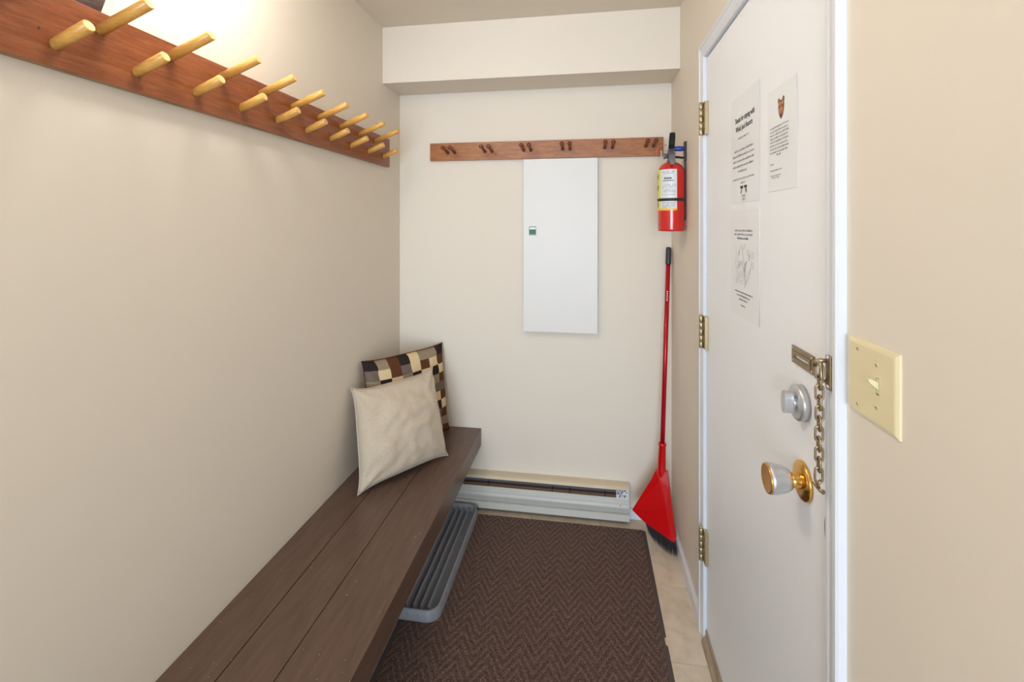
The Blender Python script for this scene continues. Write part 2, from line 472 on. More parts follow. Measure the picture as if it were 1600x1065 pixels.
for yy, zz in ((y0 + 0.0045, z0 + 0.0045), (y0 + 0.0045, z1 - 0.0045), (y1 - 0.0045, z0 + 0.0045), (y1 - 0.0045, z1 - 0.0045)):
    if s0 is None: s0 = obj('screw', lathe(B(), (xi, yy, zz), (-1, 0, 0), [(0, 0.0028), (0.0009, 0.0024), (0.0012, 0.0012)], 12), M['silver'], slot, (xi, yy, zz))
    else: copy_at(s0, (xi, yy, zz))
# curved dark latch plate at the door edge
bm = B(); pr = []
for k in range(13):
    a = -PI / 2 + PI * k / 12
    pr.append((XR + 0.0006, 0.8745 + 0.010 * math.cos(a), 0.918 + 0.029 * math.sin(a)))
prism(bm, pr, (-0.0028, 0, 0))
pl = obj('latch_plate', bm, M['dark_metal'], door); pl['label'] = 'dark grey latch plate at the door edge'
# small plug on the door edge
obj('door_bumper', lathe(B(), (XR, 0.8765, 1.3405), (-1, 0, 0), [(0, 0.0022), (0.001, 0.0018)], 10), M['ink'], door)

# ------------------------------------------------------------------ door chain (hangs from the casing)
CX, CY = 0.3905, 0.8565
ch = thing('door_chain', 'antique brass security chain hanging from the door casing beside the deadbolt', 'chain', (0.400, 0.853, 1.19))
bm = B()
box(bm, 0.3975, 0.4035, 0.838, 0.853, 1.168, 1.224, 0.0015)
tube(bm, [(0.399, 0.8505, 1.214), (0.390, 0.8515, 1.215), (0.3835, 0.855, 1.212), (0.3835, 0.8575, 1.204)], 0.0034, 10)
tube(bm, [(0.399, 0.8500, 1.181), (0.392, 0.8505, 1.180), (0.390, 0.851, 1.186), (0.390, 0.8515, 1.214)], 0.0030, 10)
kp = obj('keeper', bm, M['antique'], ch)
bm = B()
lathe(bm, (0.3977, 0.8455, 1.221), (-1, 0, 0), [(0, 0.0040), (0.001, 0.0038), (0.0022, 0.002)], 14)
s1_ = obj('screw', bm, M['silver'], kp, (0.3977, 0.8455, 1.221))
copy_at(s1_, (0.3977, 0.8455, 1.1725))
def link_bm(c, yaw, h=0.0125, w=0.0056, r=0.0019):
    pts = []
    ux, uy = math.cos(yaw), math.sin(yaw)
    for k in range(22):
        a = 2 * PI * k / 22
        s_ = w * math.cos(a); z_ = w * math.sin(a) + math.copysign(h - w, math.sin(a)) if abs(math.sin(a)) > 1e-6 else 0
        pts.append((c[0] + ux * s_, c[1] + uy * s_, c[2] + z_))
    return tube(B(), pts, r, 8, True)
pitch = 0.01755
view = math.atan2(CY, CX)                                # facing links lie across the line of sight
la = lb = None
random.seed(4)
for i in range(11):
    c = (CX + random.uniform(-.0004, .0004), CY + 0.0003 * i + random.uniform(-.0003, .0003), 1.1965 - pitch * (i + 0.15))
    if i % 2 == 0:
        if la is None: la = obj('chain_link', link_bm(c, view + PI / 2 + 0.25), M['antique'], ch, c)
        else: copy_at(la, c)
    else:
        if lb is None: lb = obj('chain_link', link_bm(c, view + 0.35), M['antique'], ch, c)
        else: copy_at(lb, c)
ze = 1.1965 - pitch * 10.9
bm = B()
tube(bm, [(CX, CY - 0.002, ze + 0.006), (CX - 0.001, CY + 0.004, ze - 0.004), (CX, CY + 0.003, ze - 0.009)], 0.0026, 10)
tube(bm, [(CX - 0.003, CY + 0.013, ze - 0.003), (CX - 0.001, CY + 0.010, ze - 0.009), (CX, CY, ze - 0.011), (CX + 0.002, CY - 0.008, ze - 0.010)], [0.0040, 0.0028, 0.0026, 0.0040], 10)
obj('slide_end', bm, M['antique'], ch)

# ------------------------------------------------------------------ light switch plate
sw = thing('light_switch', 'almond two gang switch plate with one toggle right of the door', 'switch', (XR, 0.746, 1.212))
bm = B()
Y0, Y1, Z0, Z1 = 0.687, 0.805, 1.155, 1.269
loops = []
for x, ins in ((XR, 0.0), (XR - 0.0028, 0.0004), (XR - 0.0052, 0.0045), (XR - 0.0058, 0.007)):
    loops.append([bm.verts.new(p) for p in ((x, Y0 + ins, Z0 + ins), (x, Y1 - ins, Z0 + ins), (x, Y1 - ins, Z1 - ins), (x, Y0 + ins, Z1 - ins))])
for a, b in zip(loops, loops[1:]):
    for k in range(4): bm.faces.new([a[k], a[(k + 1) % 4], b[(k + 1) % 4], b[k]])
# face with a toggle slot cut out
ty, tz = 0.7305, 1.213
hy, hz = 0.0052, 0.0125
xf = XR - 0.0058
inner = [bm.verts.new(p) for p in ((xf, ty - hy, tz - hz), (xf, ty + hy, tz - hz), (xf, ty + hy, tz + hz), (xf, ty - hy, tz + hz))]
for k in range(4): bm.faces.new([loops[-1][k], loops[-1][(k + 1) % 4], inner[(k + 1) % 4], inner[k]])
back = [bm.verts.new((XR - 0.0008, v.co.y, v.co.z)) for v in inner]
for k in range(4): bm.faces.new([inner[k], inner[(k + 1) % 4], back[(k + 1) % 4], back[k]]).material_index = 0
bm.faces.new(back).material_index = 1
obj('plate', bm, [M['almond'], M['almond_dark']], sw)
bm = B()
box(bm, XR - 0.0048, XR - 0.001, ty - 0.0046, ty + 0.0046, tz - 0.0108, tz + 0.0108, 0.001)
lever = [(XR - 0.004, tz - 0.0058), (XR - 0.004, tz + 0.0058), (XR - 0.0165, tz + 0.0118), (XR - 0.0180, tz + 0.0102), (XR - 0.0178, tz + 0.0062)]
prism(bm, [(x, ty - 0.0034, z) for x, z in lever], (0, 0.0068, 0))
bmesh.ops.bevel(bm, geom=[e for e in bm.edges if e.calc_length() > 0.006], offset=0.0006, segments=1, affect='EDGES')
obj('toggle', bm, M['almond'], sw)
s0 = None
for yy, zz in ((ty, tz + 0.0302), (ty, tz - 0.0302), (0.7768, tz + 0.0415), (0.7768, tz - 0.0415)):
    def scr(p):
        b_ = lathe(B(), p, (-1, 0, 0), [(-0.0004, 0.0031), (0.0006, 0.0029), (0.0011, 0.0016)], 14)
        box(b_, p[0] - 0.00125, p[0] - 0.0009, p[1] - 0.0024, p[1] + 0.0024, p[2] - 0.0005, p[2] + 0.0005, mi=1)
        return b_
    if s0 is None: s0 = obj('screw', scr((xf, yy, zz)), [M['screw'], M['almond_dark']], sw, (xf, yy, zz))
    else: copy_at(s0, (xf, yy, zz))

# ------------------------------------------------------------------ notices taped to the door
def text_polys(bm, s, y_left, z_base, size, x, mi=0, align='LEFT', stretch=1.0, bold=0.0):
    cu = bpy.data.curves.new('t', 'FONT'); cu.body = s; cu.size = size; cu.align_x = align
    cu.offset = bold; cu.resolution_u = 2
    to = bpy.data.objects.new('t', cu); COL.objects.link(to)
    bpy.context.view_layer.update()
    me = bpy.data.meshes.new_from_object(to.evaluated_get(bpy.context.evaluated_depsgraph_get()))
    vs = [bm.verts.new((x, y_left - v.co.x * stretch, z_base + v.co.y)) for v in me.vertices]
    for p in me.polygons:
        try: bm.faces.new([vs[i] for i in p.vertices]).material_index = mi
        except ValueError: pass
    bpy.data.objects.remove(to); bpy.data.curves.remove(cu); bpy.data.meshes.remove(me)

random.seed(11)
def quad(bm, x, ya, yb, za, zb, mi=0):
    bm.faces.new([bm.verts.new(p) for p in ((x, ya, za), (x, yb, za), (x, yb, zb), (x, ya, zb))]).material_index = mi
def words(bm, x, yl, yr, z, h, mi=0):
    """a line of print too small to read in the photograph: letter-sized strokes in word groups (left edge = larger y)"""
    y = yl
    while y > yr:
        for _ in range(random.randint(2, 8)):
            w = h * random.uniform(0.35, 0.6)
            if y - w < yr: break
            hh = h * random.choice((0.7, 0.7, 1.0))
            quad(bm, x, y, y - w * 0.35, z, z + hh, mi)
            quad(bm, x, y - w * 0.35, y - w * 0.8, z + random.choice((0, hh * 0.7)), z + hh * random.choice((0.3, 1.0)), mi)
            y -= w
        y -= h * 0.5

def sheet(name, label, y0, y1, z0, z1, bend):
    """laminated sheet, slightly buckled away from the door"""
    t_ = thing(name, label, 'notice', (XR, (y0 + y1) / 2, z0), None)
    bm = B(); nx, nz = 8, 12; grid = []
    def xx(u, v): return XR + 0.0003 - bend(u, v)
    for j in range(nz + 1):
        grid.append([(y1 + (y0 - y1) * i / nx, z0 + (z1 - z0) * j / nz, i / nx, j / nz) for i in range(nx + 1)])
    fr = [[bm.verts.new((xx(u, v), y, z)) for (y, z, u, v) in row] for row in grid]
    bk = [[bm.verts.new((xx(u, v) + 0.0008, y, z)) for (y, z, u, v) in row] for row in grid]
    for j in range(nz):
        for i in range(nx):
            bm.faces.new([fr[j][i], fr[j][i + 1], fr[j + 1][i + 1], fr[j + 1][i]])
            bm.faces.new([bk[j][i], bk[j + 1][i], bk[j + 1][i + 1], bk[j][i + 1]])
    def side(a, b, c, d): bm.faces.new([a, b, c, d]).material_index = 1
    for i in range(nx):
        side(fr[0][i], fr[0][i + 1], bk[0][i + 1], bk[0][i]); side(fr[nz][i], fr[nz][i + 1], bk[nz][i + 1], bk[nz][i])
    for j in range(nz):
        side(fr[j][0], fr[j + 1][0], bk[j + 1][0], bk[j][0]); side(fr[j][nx], fr[j + 1][nx], bk[j + 1][nx], bk[j][nx])
    obj('laminated_sheet', bm, [M['paper'], M['lam']], t_)
    def place(bmp, mats, nm='print'):
        for v_ in bmp.verts:
            u = (v_.co.y - y1) / (y0 - y1); w = (v_.co.z - z0) / (z1 - z0)
            v_.co.x = xx(u, w) - 0.0004 - v_.co.x
        return obj(nm, bmp, mats, t_)
    return t_, place

# notice 1: thank you notice, upper left
t1, place = sheet('door_notice', 'laminated thank you notice with bold two line heading, upper left on the door', 1.195, 1.416, 1.503, 1.794,
                  lambda u, v: 0.0012 * (u ** 3) * (0.4 + 0.6 * v))
bm = B()
text_polys(bm, 'Thanks for staying with', 1.382, 1.7225, 0.0205, 0, 0, stretch=0.80, bold=0.0004)
text_polys(bm, 'Whiski Jack Resorts', 1.376, 1.6985, 0.0205, 0, 0, stretch=0.80, bold=0.0004)
place(bm, [M['ink']], 'heading')
bm = B()
words(bm, 0, 1.355, 1.265, 1.676, 0.0050, 1)
for k, (a, b) in enumerate(((1.385, 1.235), (1.398, 1.230), (1.398, 1.230), (1.398, 1.235), (1.355, 1.285))):
    words(bm, 0, a, b, 1.643 - k * 0.0143, 0.0058, 1)
words(bm, 0, 1.398, 1.232, 1.566, 0.0048, 1)
words(bm, 0, 1.335, 1.300, 1.554, 0.0048, 1)
place(bm, [M['ink'], M['ink_grey']])
bm = B()
for c0, sgn in ((1.326, 1), (1.296, -1)):                # two angular wing marks
    pts = [(c0 + 0.011, 1.5475), (c0 - 0.011, 1.5475), (c0 - 0.011, 1.5400), (c0 + 0.004 * sgn - 0.003, 1.5405), (c0 + 0.009 * sgn, 1.5280), (c0 + 0.004 * sgn, 1.5265), (c0 - 0.003 * sgn, 1.5385), (c0 + 0.011, 1.5410)]
    bm.faces.new([bm.verts.new((0, y, z)) for y, z in pts[:4] + [pts[7]]])
    bm.faces.new([bm.verts.new((0, y, z)) for y, z in (pts[3], pts[4], pts[5], pts[6])])
text_polys(bm, 'WHISKI', 1.3245, 1.5180, 0.0082, 0, 0)
text_polys(bm, 'JACK', 1.3190, 1.5095, 0.0082, 0, 0)
place(bm, [M['ink']], 'emblem')

# notice 2: smaller sheet with the bear head emblem
t2, place = sheet('door_notice', 'small laminated letter with a brown bear head emblem at its top', 0.995, 1.1435, 1.5175, 1.7435,
                  lambda u, v: 0.0008 * (1 - u) * (1 - v) + 0.0010 * u ** 3 * v)
bm = B()
bc, bz = 1.071, 1.693
def poly(bm, pts, mi, lift=0.0):
    f = bm.faces.new([bm.verts.new((lift, bc - a, bz + b)) for a, b in pts]); f.material_index = mi
half = [(0.0, 0.0165), (0.006, 0.0175), (0.0095, 0.0225), (0.0150, 0.0225), (0.0165, 0.0160), (0.0140, 0.0110), (0.0150, 0.0030), (0.0135, -0.0060), (0.0085, -0.0160), (0.0035, -0.0215), (0.0, -0.0235)]
poly(bm, half + [(-a, b) for a, b in reversed(half[1:-1])], 1)
inn = [(a * 0.84, b * 0.86 - 0.0003) for a, b in half]
poly(bm, inn + [(-a, b) for a, b in reversed(inn[1:-1])], 0, 0.0001)
for s_ in (-1, 1):
    poly(bm, [(s_ * a, b) for a, b in ((0.0015, 0.012), (0.0085, 0.0150), (0.0105, 0.0080), (0.0050, 0.0040))], 2, 0.0002)
    poly(bm, [(s_ * a, b) for a, b in ((0.0025, 0.0035), (0.0080, 0.0065), (0.0085, 0.0040), (0.0040, 0.0015))], 1, 0.0003)
    poly(bm, [(s_ * a, b) for a, b in ((0.0040, -0.0030), (0.0105, 0.0000), (0.0095, -0.0070), (0.0050, -0.0120))], 2, 0.0002)
    poly(bm, [(s_ * a, b) for a, b in ((0.0005, -0.0150), (0.0060, -0.0115), (0.0050, -0.0145), (0.0010, -0.0185))], 1, 0.0003)
poly(bm, [(-0.0028, 0.003), (0.0028, 0.003), (0.0040, -0.0060), (0.0, -0.0120), (-0.0040, -0.0060)], 2, 0.0003)
poly(bm, [(-0.0034, -0.0045), (0.0034, -0.0045), (0.0, -0.0092)], 1, 0.0004)
place(bm, [M['bear_brown'], M['bear_dark'], M['bear_tan']], 'emblem')
bm = B()
for k in range(8): words(bm, 0, 1.1295, 1.032 + (0.004 if k % 2 else 0), 1.6555 - k * 0.0078, 0.0040, 0)
words(bm, 0, 1.094, 1.072, 1.594, 0.0040, 0)
words(bm, 0, 1.1295, 1.108, 1.5755, 0.0034, 0)
words(bm, 0, 1.1295, 1.066, 1.5615, 0.0034, 0)
words(bm, 0, 1.1260, 1.070, 1.5500, 0.0034, 0)
words(bm, 0, 1.1200, 1.078, 1.5455, 0.0030, 0)
place(bm, [M['ink_grey']])

# notice 3: site map sheet
t3, place = sheet('door_notice', 'laminated sheet with a grey line site map below the thank you notice', 1.198, 1.417, 1.196, 1.4845,
                  lambda u, v: 0.0002 + 0.006 * max(0, u - 0.7) * (1 - v) ** 4)
bm = B()
for k, (a, b) in enumerate(((1.382, 1.242), (1.384, 1.238), (1.362, 1.272))): words(bm, 0, a, b, 1.4255 - k * 0.0105, 0.0056, 1 if k == 2 else 0)
for k, (a, b) in enumerate(((1.378, 1.240), (1.365, 1.258), (1.345, 1.280))): words(bm, 0, a, b, 1.2600 - k * 0.0098, 0.0050, 1)
words(bm, 0, 1.332, 1.295, 1.2255, 0.0050, 1)
place(bm, [M['ink_grey'], M['ink']])
bm = B()
def seg2(bm, p, q, w, mi=0):
    p, q = V((0, *p)), V((0, *q)); d = (q - p).normalized(); nrm = V((0, -d.z, d.y)) * w / 2
    bm.faces.new([bm.verts.new(v_) for v_ in (p - nrm, p + nrm, q + nrm, q - nrm)]).material_index = mi
random.seed(21)
mc = (1.308, 1.338)
for k in range(26):                                       # building outlines along curved lanes
    a = random.uniform(-1, 1); b = random.uniform(-1, 1)
    if abs(a) + abs(b) > 1.25: continue
    cy_, cz_ = mc[0] + a * 0.062, mc[1] + b * 0.052; an = random.choice((0.5, 0.9, -0.6, -0.9)) + random.uniform(-.15, .15)
    l_, w_ = random.uniform(0.010, 0.022), random.uniform(0.005, 0.009)
    c_, s_ = math.cos(an), math.sin(an)
    q_ = [(cy_ + c_ * i_ * l_ / 2 - s_ * j_ * w_ / 2, cz_ + s_ * i_ * l_ / 2 + c_ * j_ * w_ / 2) for i_, j_ in ((-1, -1), (1, -1), (1, 1), (-1, 1))]
    for k2 in range(4): seg2(bm, q_[k2], q_[(k2 + 1) % 4], 0.0009, 0)
for pl_ in (((1.372, 1.385), (1.372, 1.355), (1.376, 1.335), (1.360, 1.305), (1.340, 1.290)),
            ((1.330, 1.390), (1.350, 1.365), (1.362, 1.340)), ((1.330, 1.390), (1.305, 1.345), (1.285, 1.310), (1.300, 1.285)),
            ((1.250, 1.350), (1.262, 1.320), (1.288, 1.292), (1.305, 1.278)), ((1.330, 1.345), (1.300, 1.320), (1.310, 1.295))):
    for p, q in zip(pl_, pl_[1:]): seg2(bm, p, q, 0.0012, 0)
for (a, b) in ((1.282, 1.376), (1.252, 1.372), (1.252, 1.345), (1.374, 1.296)):
    for k in range(4): words(bm, 0, a, a - 0.018, b - k * 0.0042, 0.0022, 0)
seg2(bm, (1.302, 1.338), (1.284, 1.348), 0.0022, 1)
place(bm, [M['ink_soft'], M['ink_grey']], 'site_map')

# ------------------------------------------------------------------ peg rack on the left wall
PXF = -0.960                                              # front face of the board
rack = thing('peg_rack', 'long red-brown board with two rows of pale angled dowel pegs on left wall', 'coat rack', (XL, 1.2, 1.731))
bm = B()
box(bm, XL, PXF, 0.40, 2.183, 1.731, 1.869, 0.0015)
for f in bm.faces:
    if f.normal.z < -0.9 or f.calc_center_median().z < 1.7312: f.material_index = 1
bm.normal_update()
for f in bm.faces:
    if f.normal.z < -0.9: f.material_index = 1
obj('board', bm, [M['board'], M['raw_edge']], rack)
obj('nail_hole', lathe(B(), (PXF - 0.0005, 0.684, 1.792), (1, 0, 0), [(0, 0.0022), (0.0007, 0.0022)], 8), M['ink'], rack)
def peg_bm(base, tip, r):
    base, tip = V(base), V(tip); d = (tip - base); L = d.length
    return lathe(B(), base - d.normalized() * 0.008, d, [(0, r), (L + 0.008 - 0.0015, r), (L + 0.008, r - 0.0015)], 24, mi=[0, 0])
def add_end(bm):
    for f in bm.faces:
        if len(f.verts) > 4: f.material_index = 1
    return bm
R_PEG = 0.0115
pu = pl_ = None
random.seed(8)
for k in range(10):
    y = 0.792 + 0.1543 * (k - 1)
    b_ = (PXF, y, 1.8340)
    if pu is None: pu = obj('peg', add_end(peg_bm(b_, (PXF + 0.1125, y, 1.8785), R_PEG)), [M['peg'], M['peg_end']], rack, b_)
    else: copy_at(pu, b_)
for k in range(11):
    y = 0.712 + 0.1556 * (k - 1)
    b_ = (PXF, y, 1.7740)
    if pl_ is None: pl_ = obj('peg', add_end(peg_bm(b_, (PXF + 0.0715, y, 1.8035), R_PEG)), [M['peg'], M['peg_end']], rack, b_)
    else: copy_at(pl_, b_)

# ------------------------------------------------------------------ peg rail on the back wall
rail = thing('peg_rail', 'short brown wall rail with pairs of small dark pegs above the white panel', 'coat rack', (-0.216, YB, 1.781))
obj('board', box(B(), -0.805, 0.373, 2.337, YB, 1.781, 1.872, 0.001), M['rail'], rail)
p0 = None
for xc in (-0.690, -0.493, -0.292, -0.095, 0.112, 0.308):
    for s_ in (-1, 1):
        b_ = (xc + s_ * 0.0185, 2.337, 1.823 + 0.008 * (xc + 0.69))
        if p0 is None:
            bm = lathe(B(), V(b_) + V((0, 0.004, -0.002)), (0, -1, 0.13), [(0, 0.0095), (0.010, 0.0078), (0.060, 0.0070), (0.076, 0.0082), (0.084, 0.0104), (0.092, 0.0108), (0.097, 0.0092), (0.099, 0.004)], 18)
            p0 = obj('peg', bm, M['dark_peg'], rail, b_)
        else: copy_at(p0, b_)
# electrical panel cover
pn = thing('wall_panel', 'white rectangular access panel with a green sticker under the peg rail', 'panel', (-0.124, YB, 0.908))
obj('cover', box(B(), -0.309, 0.0585, 2.322, 2.340, 0.910, 1.7765, 0.0012), M['panel'], pn)
obj('mount_frame', box(B(), -0.296, 0.046, 2.340, YB, 0.922, 1.765), M['panel_edge'], pn)
bm = B()
def quad_y(bm, y, xa, xb, za, zb, mi=0):
    bm.faces.new([bm.verts.new(p) for p in ((xa, y, za), (xb, y, za), (xb, y, zb), (xa, y, zb))]).material_index = mi
box(bm, -0.281, -0.2455, 2.3212, 2.3222, 1.393, 1.438, mi=0)
quad_y(bm, 2.3209, -0.279, -0.2475, 1.4235, 1.4345, 1)
quad_y(bm, 2.3209, -0.279, -0.2475, 1.3945, 1.3965, 1)
st = obj('sticker', bm, [M['green'], M['label_white']], pn); st['label'] = 'small dark green sticker with white band'
bm = B(); random.seed(5)
for r_ in range(4):
    x = -0.277
    while x < -0.251:
        w_ = random.uniform(0.0015, 0.004); quad_y(bm, 2.3207, x, x + w_, 1.4005 + r_ * 0.0052, 1.4030 + r_ * 0.0052); x += w_ + random.uniform(0.001, 0.003)
obj('print', bm, M['ink'], st)

# ------------------------------------------------------------------ baseboard heater
HX0, HX1 = -0.955, 0.2085
ht = thing('baseboard_heater', 'off-white electric baseboard heater along the back wall beside the bench', 'heater', (-0.37, YB, 0.02))
bm = B()   # back plate and hood
pr = [(YB, 0.020), (YB, 0.179), (2.318, 0.1795), (2.3035, 0.1765), (2.296, 0.1690), (2.296, 0.1655), (2.2985, 0.1655), (2.299, 0.1685), (2.305, 0.1745), (2.318, 0.1765), (2.3545, 0.1765), (2.3545, 0.020)]
prism(bm, [(HX0, y, z) for y, z in pr], (HX1 - 0.003 - HX0, 0, 0))
obj('hood', bm, M['heater_top'], ht)
bm = B()   # front cover with pressed steps
pr = [(2.2995, 0.128), (2.2955, 0.127), (2.2915, 0.103), (2.2915, 0.098), (2.2885, 0.086), (2.2900, 0.080), (2.2950, 0.066), (2.2975, 0.0620), (2.3080, 0.0610), (2.3080, 0.0515), (2.2925, 0.050), (2.2895, 0.024), (2.2895, 0.020), (2.3020, 0.020), (2.3020, 0.024), (2.3000, 0.030), (2.3040, 0.045), (2.3110, 0.048), (2.3110, 0.064), (2.3010, 0.066), (2.2970, 0.090), (2.3000, 0.125)]
prism(bm, [(HX0, y, z) for y, z in pr], (HX1 - 0.003 - HX0, 0, 0))
obj('front_cover', bm, M['heater'], ht)
bm = B()
ec = [(2.354, 0.0195), (2.354, 0.1795), (2.318, 0.1805), (2.3025, 0.1775), (2.2948, 0.169), (2.2900, 0.104), (2.2885, 0.081), (2.2892, 0.0195)]
prism(bm, [(HX1 - 0.003, y, z) for y, z in ec], (0.003, 0, 0))
obj('end_cap', bm, M['heater'], ht)
# terminal cover with the rating label
bm = B()
prism(bm, [(0.1465, 2.2975, 0.168), (0.1465, 2.2945, 0.125), (0.1465, 2.300, 0.125), (0.1465, 2.303, 0.168)], (0.0585, 0, 0))
rl = obj('rating_label', bm, M['label_white'], ht); rl['label'] = 'white printed rating label'
bm = B(); random.seed(3)
for k, z in enumerate((0.1605, 0.1535, 0.1460, 0.1385, 0.1325)):
    x = 0.150
    while x < 0.200:
        w_ = random.uniform(0.004, 0.012); hh = random.choice((0.0040, 0.0052))
        if x + w_ > 0.202: break
        if random.random() < (0.85 if k < 4 else 0.4):
            y = 2.2945 + (z - 0.125) / 0.043 * 0.003 - 0.0006
            bm.faces.new([bm.verts.new(p) for p in ((x, y, z), (x + w_, y, z), (x + w_, y + 0.0002, z + hh), (x, y + 0.0002, z + hh))])
        x += w_ + random.uniform(0.0015, 0.004)
obj('print', bm, M['ink'], rl)
bm = B()
box(bm, HX0 + 0.01, 0.1455, 2.306, 2.3265, 0.080, 0.1365)
prism(bm, [(HX0 + 0.01, 2.3035, 0.124), (HX0 + 0.01, 2.3265, 0.122), (HX0 + 0.01, 2.3265, 0.119), (HX0 + 0.01, 2.3035, 0.121)], (0.1455 - HX0 - 0.01, 0, 0))
obj('heating_element', bm, M['element'], ht)
obj('reflector', box(B(), HX0 + 0.01, 0.1455, 2.327, 2.3295, 0.03, 0.174), M['fin'], ht)
bm = B()
c0 = obj('clip', box(B(), -0.49, -0.484, 2.3045, 2.3275, 0.12, 0.140), M['black_metal'], ht, (-0.49, 2.31, 0.13))
for x in (-0.165, -0.08, 0.09): copy_at(c0, (x, 2.31, 0.13))
obj('screw', lathe(B(), (0.165, 2.2905, 0.094), (0, -1, 0), [(0, 0.0025), (0.0012, 0.002)], 10), M['dark_metal'], ht)

# ------------------------------------------------------------------ mat
mt = thing('floor_mat', 'dark brown ribbed chevron doormat on the tile floor', 'mat', (-0.18, 1.5, 0))
MX0, MX1, MY0, MY1 = -0.655, 0.279, 0.62, 2.259
bm = B()
cols = int((MX1 - 0.018 - MX0) / 0.0085)
xsn = [MX0 + (MX1 - 0.018 - MX0) * i / cols for i in range(cols + 1)]
top = []; botv = []
for i, x in enumerate(xsn):                               # far edge cut through the ribs: slightly toothed
    dy = 0.0022 if i % 2 else 0.0
    top.append(bm.verts.new((x, MY1 - dy, 0.0088))); botv.append(bm.verts.new((x, MY1 - dy, 0.0014)))
n0 = [bm.verts.new((x, MY0, 0.0088)) for x in (xsn[0], xsn[-1])]
n1 = [bm.verts.new((x, MY0, 0.0014)) for x in (xsn[0], xsn[-1])]
bm.faces.new([n0[0], n0[1]] + list(reversed(top)))
for a, b, c_, d in zip(top, top[1:], botv[1:], botv): bm.faces.new([a, b, c_, d])
bm.faces.new([n0[0], n0[1], n1[1], n1[0]]); bm.faces.new([n0[0], top[0], botv[0], n1[0]]); bm.faces.new([n0[1], top[-1], botv[-1], n1[1]])
obj('carpet', bm, M['mat'], mt)
bm = B()
# rubber border down the right side with a torn nick
pr = [(MX1 - 0.0182, 0.0005), (MX1 - 0.0182, 0.0080), (MX1 - 0.015, 0.0072), (MX1 - 0.002, 0.0030), (MX1, 0.0005)]
segs = [(MY0, 1.655), (1.690, MY1)]
for a, b in segs: prism(bm, [(x, a, z) for x, z in pr], (0, b - a, 0))
pr2 = [(MX1 - 0.0182, 0.0005), (MX1 - 0.0182, 0.0080), (MX1 - 0.015, 0.0072), (MX1 - 0.0075, 0.0045), (MX1 - 0.007, 0.0005)]
prism(bm, [(x, 1.655, z) for x, z in pr2], (0, 0.035, 0))
box(bm, MX0 - 0.018, MX0 - 0.0002, MY0, MY1, 0.0005, 0.006, 0.001)
box(bm, MX0 + 0.0005, MX1 - 0.019, MY0 + 0.001, MY1 - 0.004, 0.0001, 0.0014)
bd = obj('rubber_border', bm, M['rubber'], mt)

# ------------------------------------------------------------------ bench
BZ = 0.392
bn = thing('bench', 'brown painted three plank bench fixed along the left wall', 'bench', (-0.757, 1.1, 0.303))
random.seed(2)
for x0, x1 in ((-0.9785, -0.8445), (-0.8418, -0.7100), (-0.7077, -0.5350)):
    bm = box(B(), x0, x1, -0.55, 2.3555, BZ - 0.038 if x1 < -0.6 else BZ - 0.034, BZ, 0.0018)
    obj('plank', bm, M['bench'], bn)
obj('front_rail', box(B(), -0.574, -0.5355, -0.55, 2.3555, BZ - 0.089, BZ - 0.0345, 0.0015), M['bench'], bn)
obj('wall_cleat', box(B(), XL + 0.0005, XL + 0.039, -0.55, 2.317, BZ - 0.127, BZ - 0.0385), M['bench'], bn)
obj('wall_cleat', box(B(), -0.940, -0.5745, 2.318, YB - 0.0005, BZ - 0.127, BZ - 0.0385), M['bench'], bn)
for y in (-0.50, 0.35):
    obj('leg', box(B(), -0.664, -0.575, y, y + 0.038, 0.0, BZ - 0.0385, 0.001), M['bench'], bn)

# ------------------------------------------------------------------ boot tray
ty_ = thing('boot_tray', 'grey plastic ribbed boot tray half under the bench', 'tray', (-0.72, 1.95, 0.009))
TX0, TX1, TY0, TY1 = -0.925, -0.520, 1.602, 2.283
TZ = 0.0093
def rr(x0, x1, y0, y1, r, z, n=6):
    out = []
    for cx, cy, a0 in ((x1 - r, y0 + r, -90), (x1 - r, y1 - r, 0), (x0 + r, y1 - r, 90), (x0 + r, y0 + r, 180)):
        for k in range(n + 1):
            a = math.radians(a0 + 90 * k / n); out.append((cx + r * math.cos(a), cy + r * math.sin(a), z))
    return out
bm = B(); loops = []
for ins, z in ((0.004, TZ), (0.004, TZ + 0.004), (0.010, TZ + 0.036), (0.012, TZ + 0.038), (0.016, TZ + 0.038), (0.018, TZ + 0.036), (0.024, TZ + 0.008), (0.028, TZ + 0.005)):
    loops.append([bm.verts.new(p) for p in rr(TX0 + ins, TX1 - ins, TY0 + ins, TY1 - ins, 0.052 - ins * 0.9, z)])
for a, b in zip(loops, loops[1:]):
    n = len(a)
    for k in range(n): bm.faces.new([a[k], a[(k + 1) % n], b[(k + 1) % n], b[k]]).smooth = True
bm.faces.new(loops[-1]); bm.faces.new(list(reversed(loops[0])))
obj('tray_body', bm, M['tray'], ty_)
r0 = None
for k in range(12):
    x = -0.573 - 0.0288 * k
    if r0 is None:
        bm = B()
        pr = [(x - 0.0030, TZ + 0.0045), (x - 0.0022, TZ + 0.0300), (x - 0.0008, TZ + 0.0315), (x + 0.0022, TZ + 0.0300), (x + 0.0110, TZ + 0.0045)]
        a = [bm.verts.new((px, TY0 + 0.034 + (0.006 if pz > TZ + 0.01 else 0), pz)) for px, pz in pr]
        b = [bm.verts.new((px, TY1 - 0.036 - (0.006 if pz > TZ + 0.01 else 0), pz)) for px, pz in pr]
        bm.faces.new(a); bm.faces.new(list(reversed(b)))
        for i in range(len(pr)): bm.faces.new([a[i], a[(i + 1) % len(pr)], b[(i + 1) % len(pr)], b[i]])
        r0 = obj('ridge', bm, M['tray'], ty_, (x, TY0, TZ))
    else: copy_at(r0, (x, TY0, TZ))
bm = B()
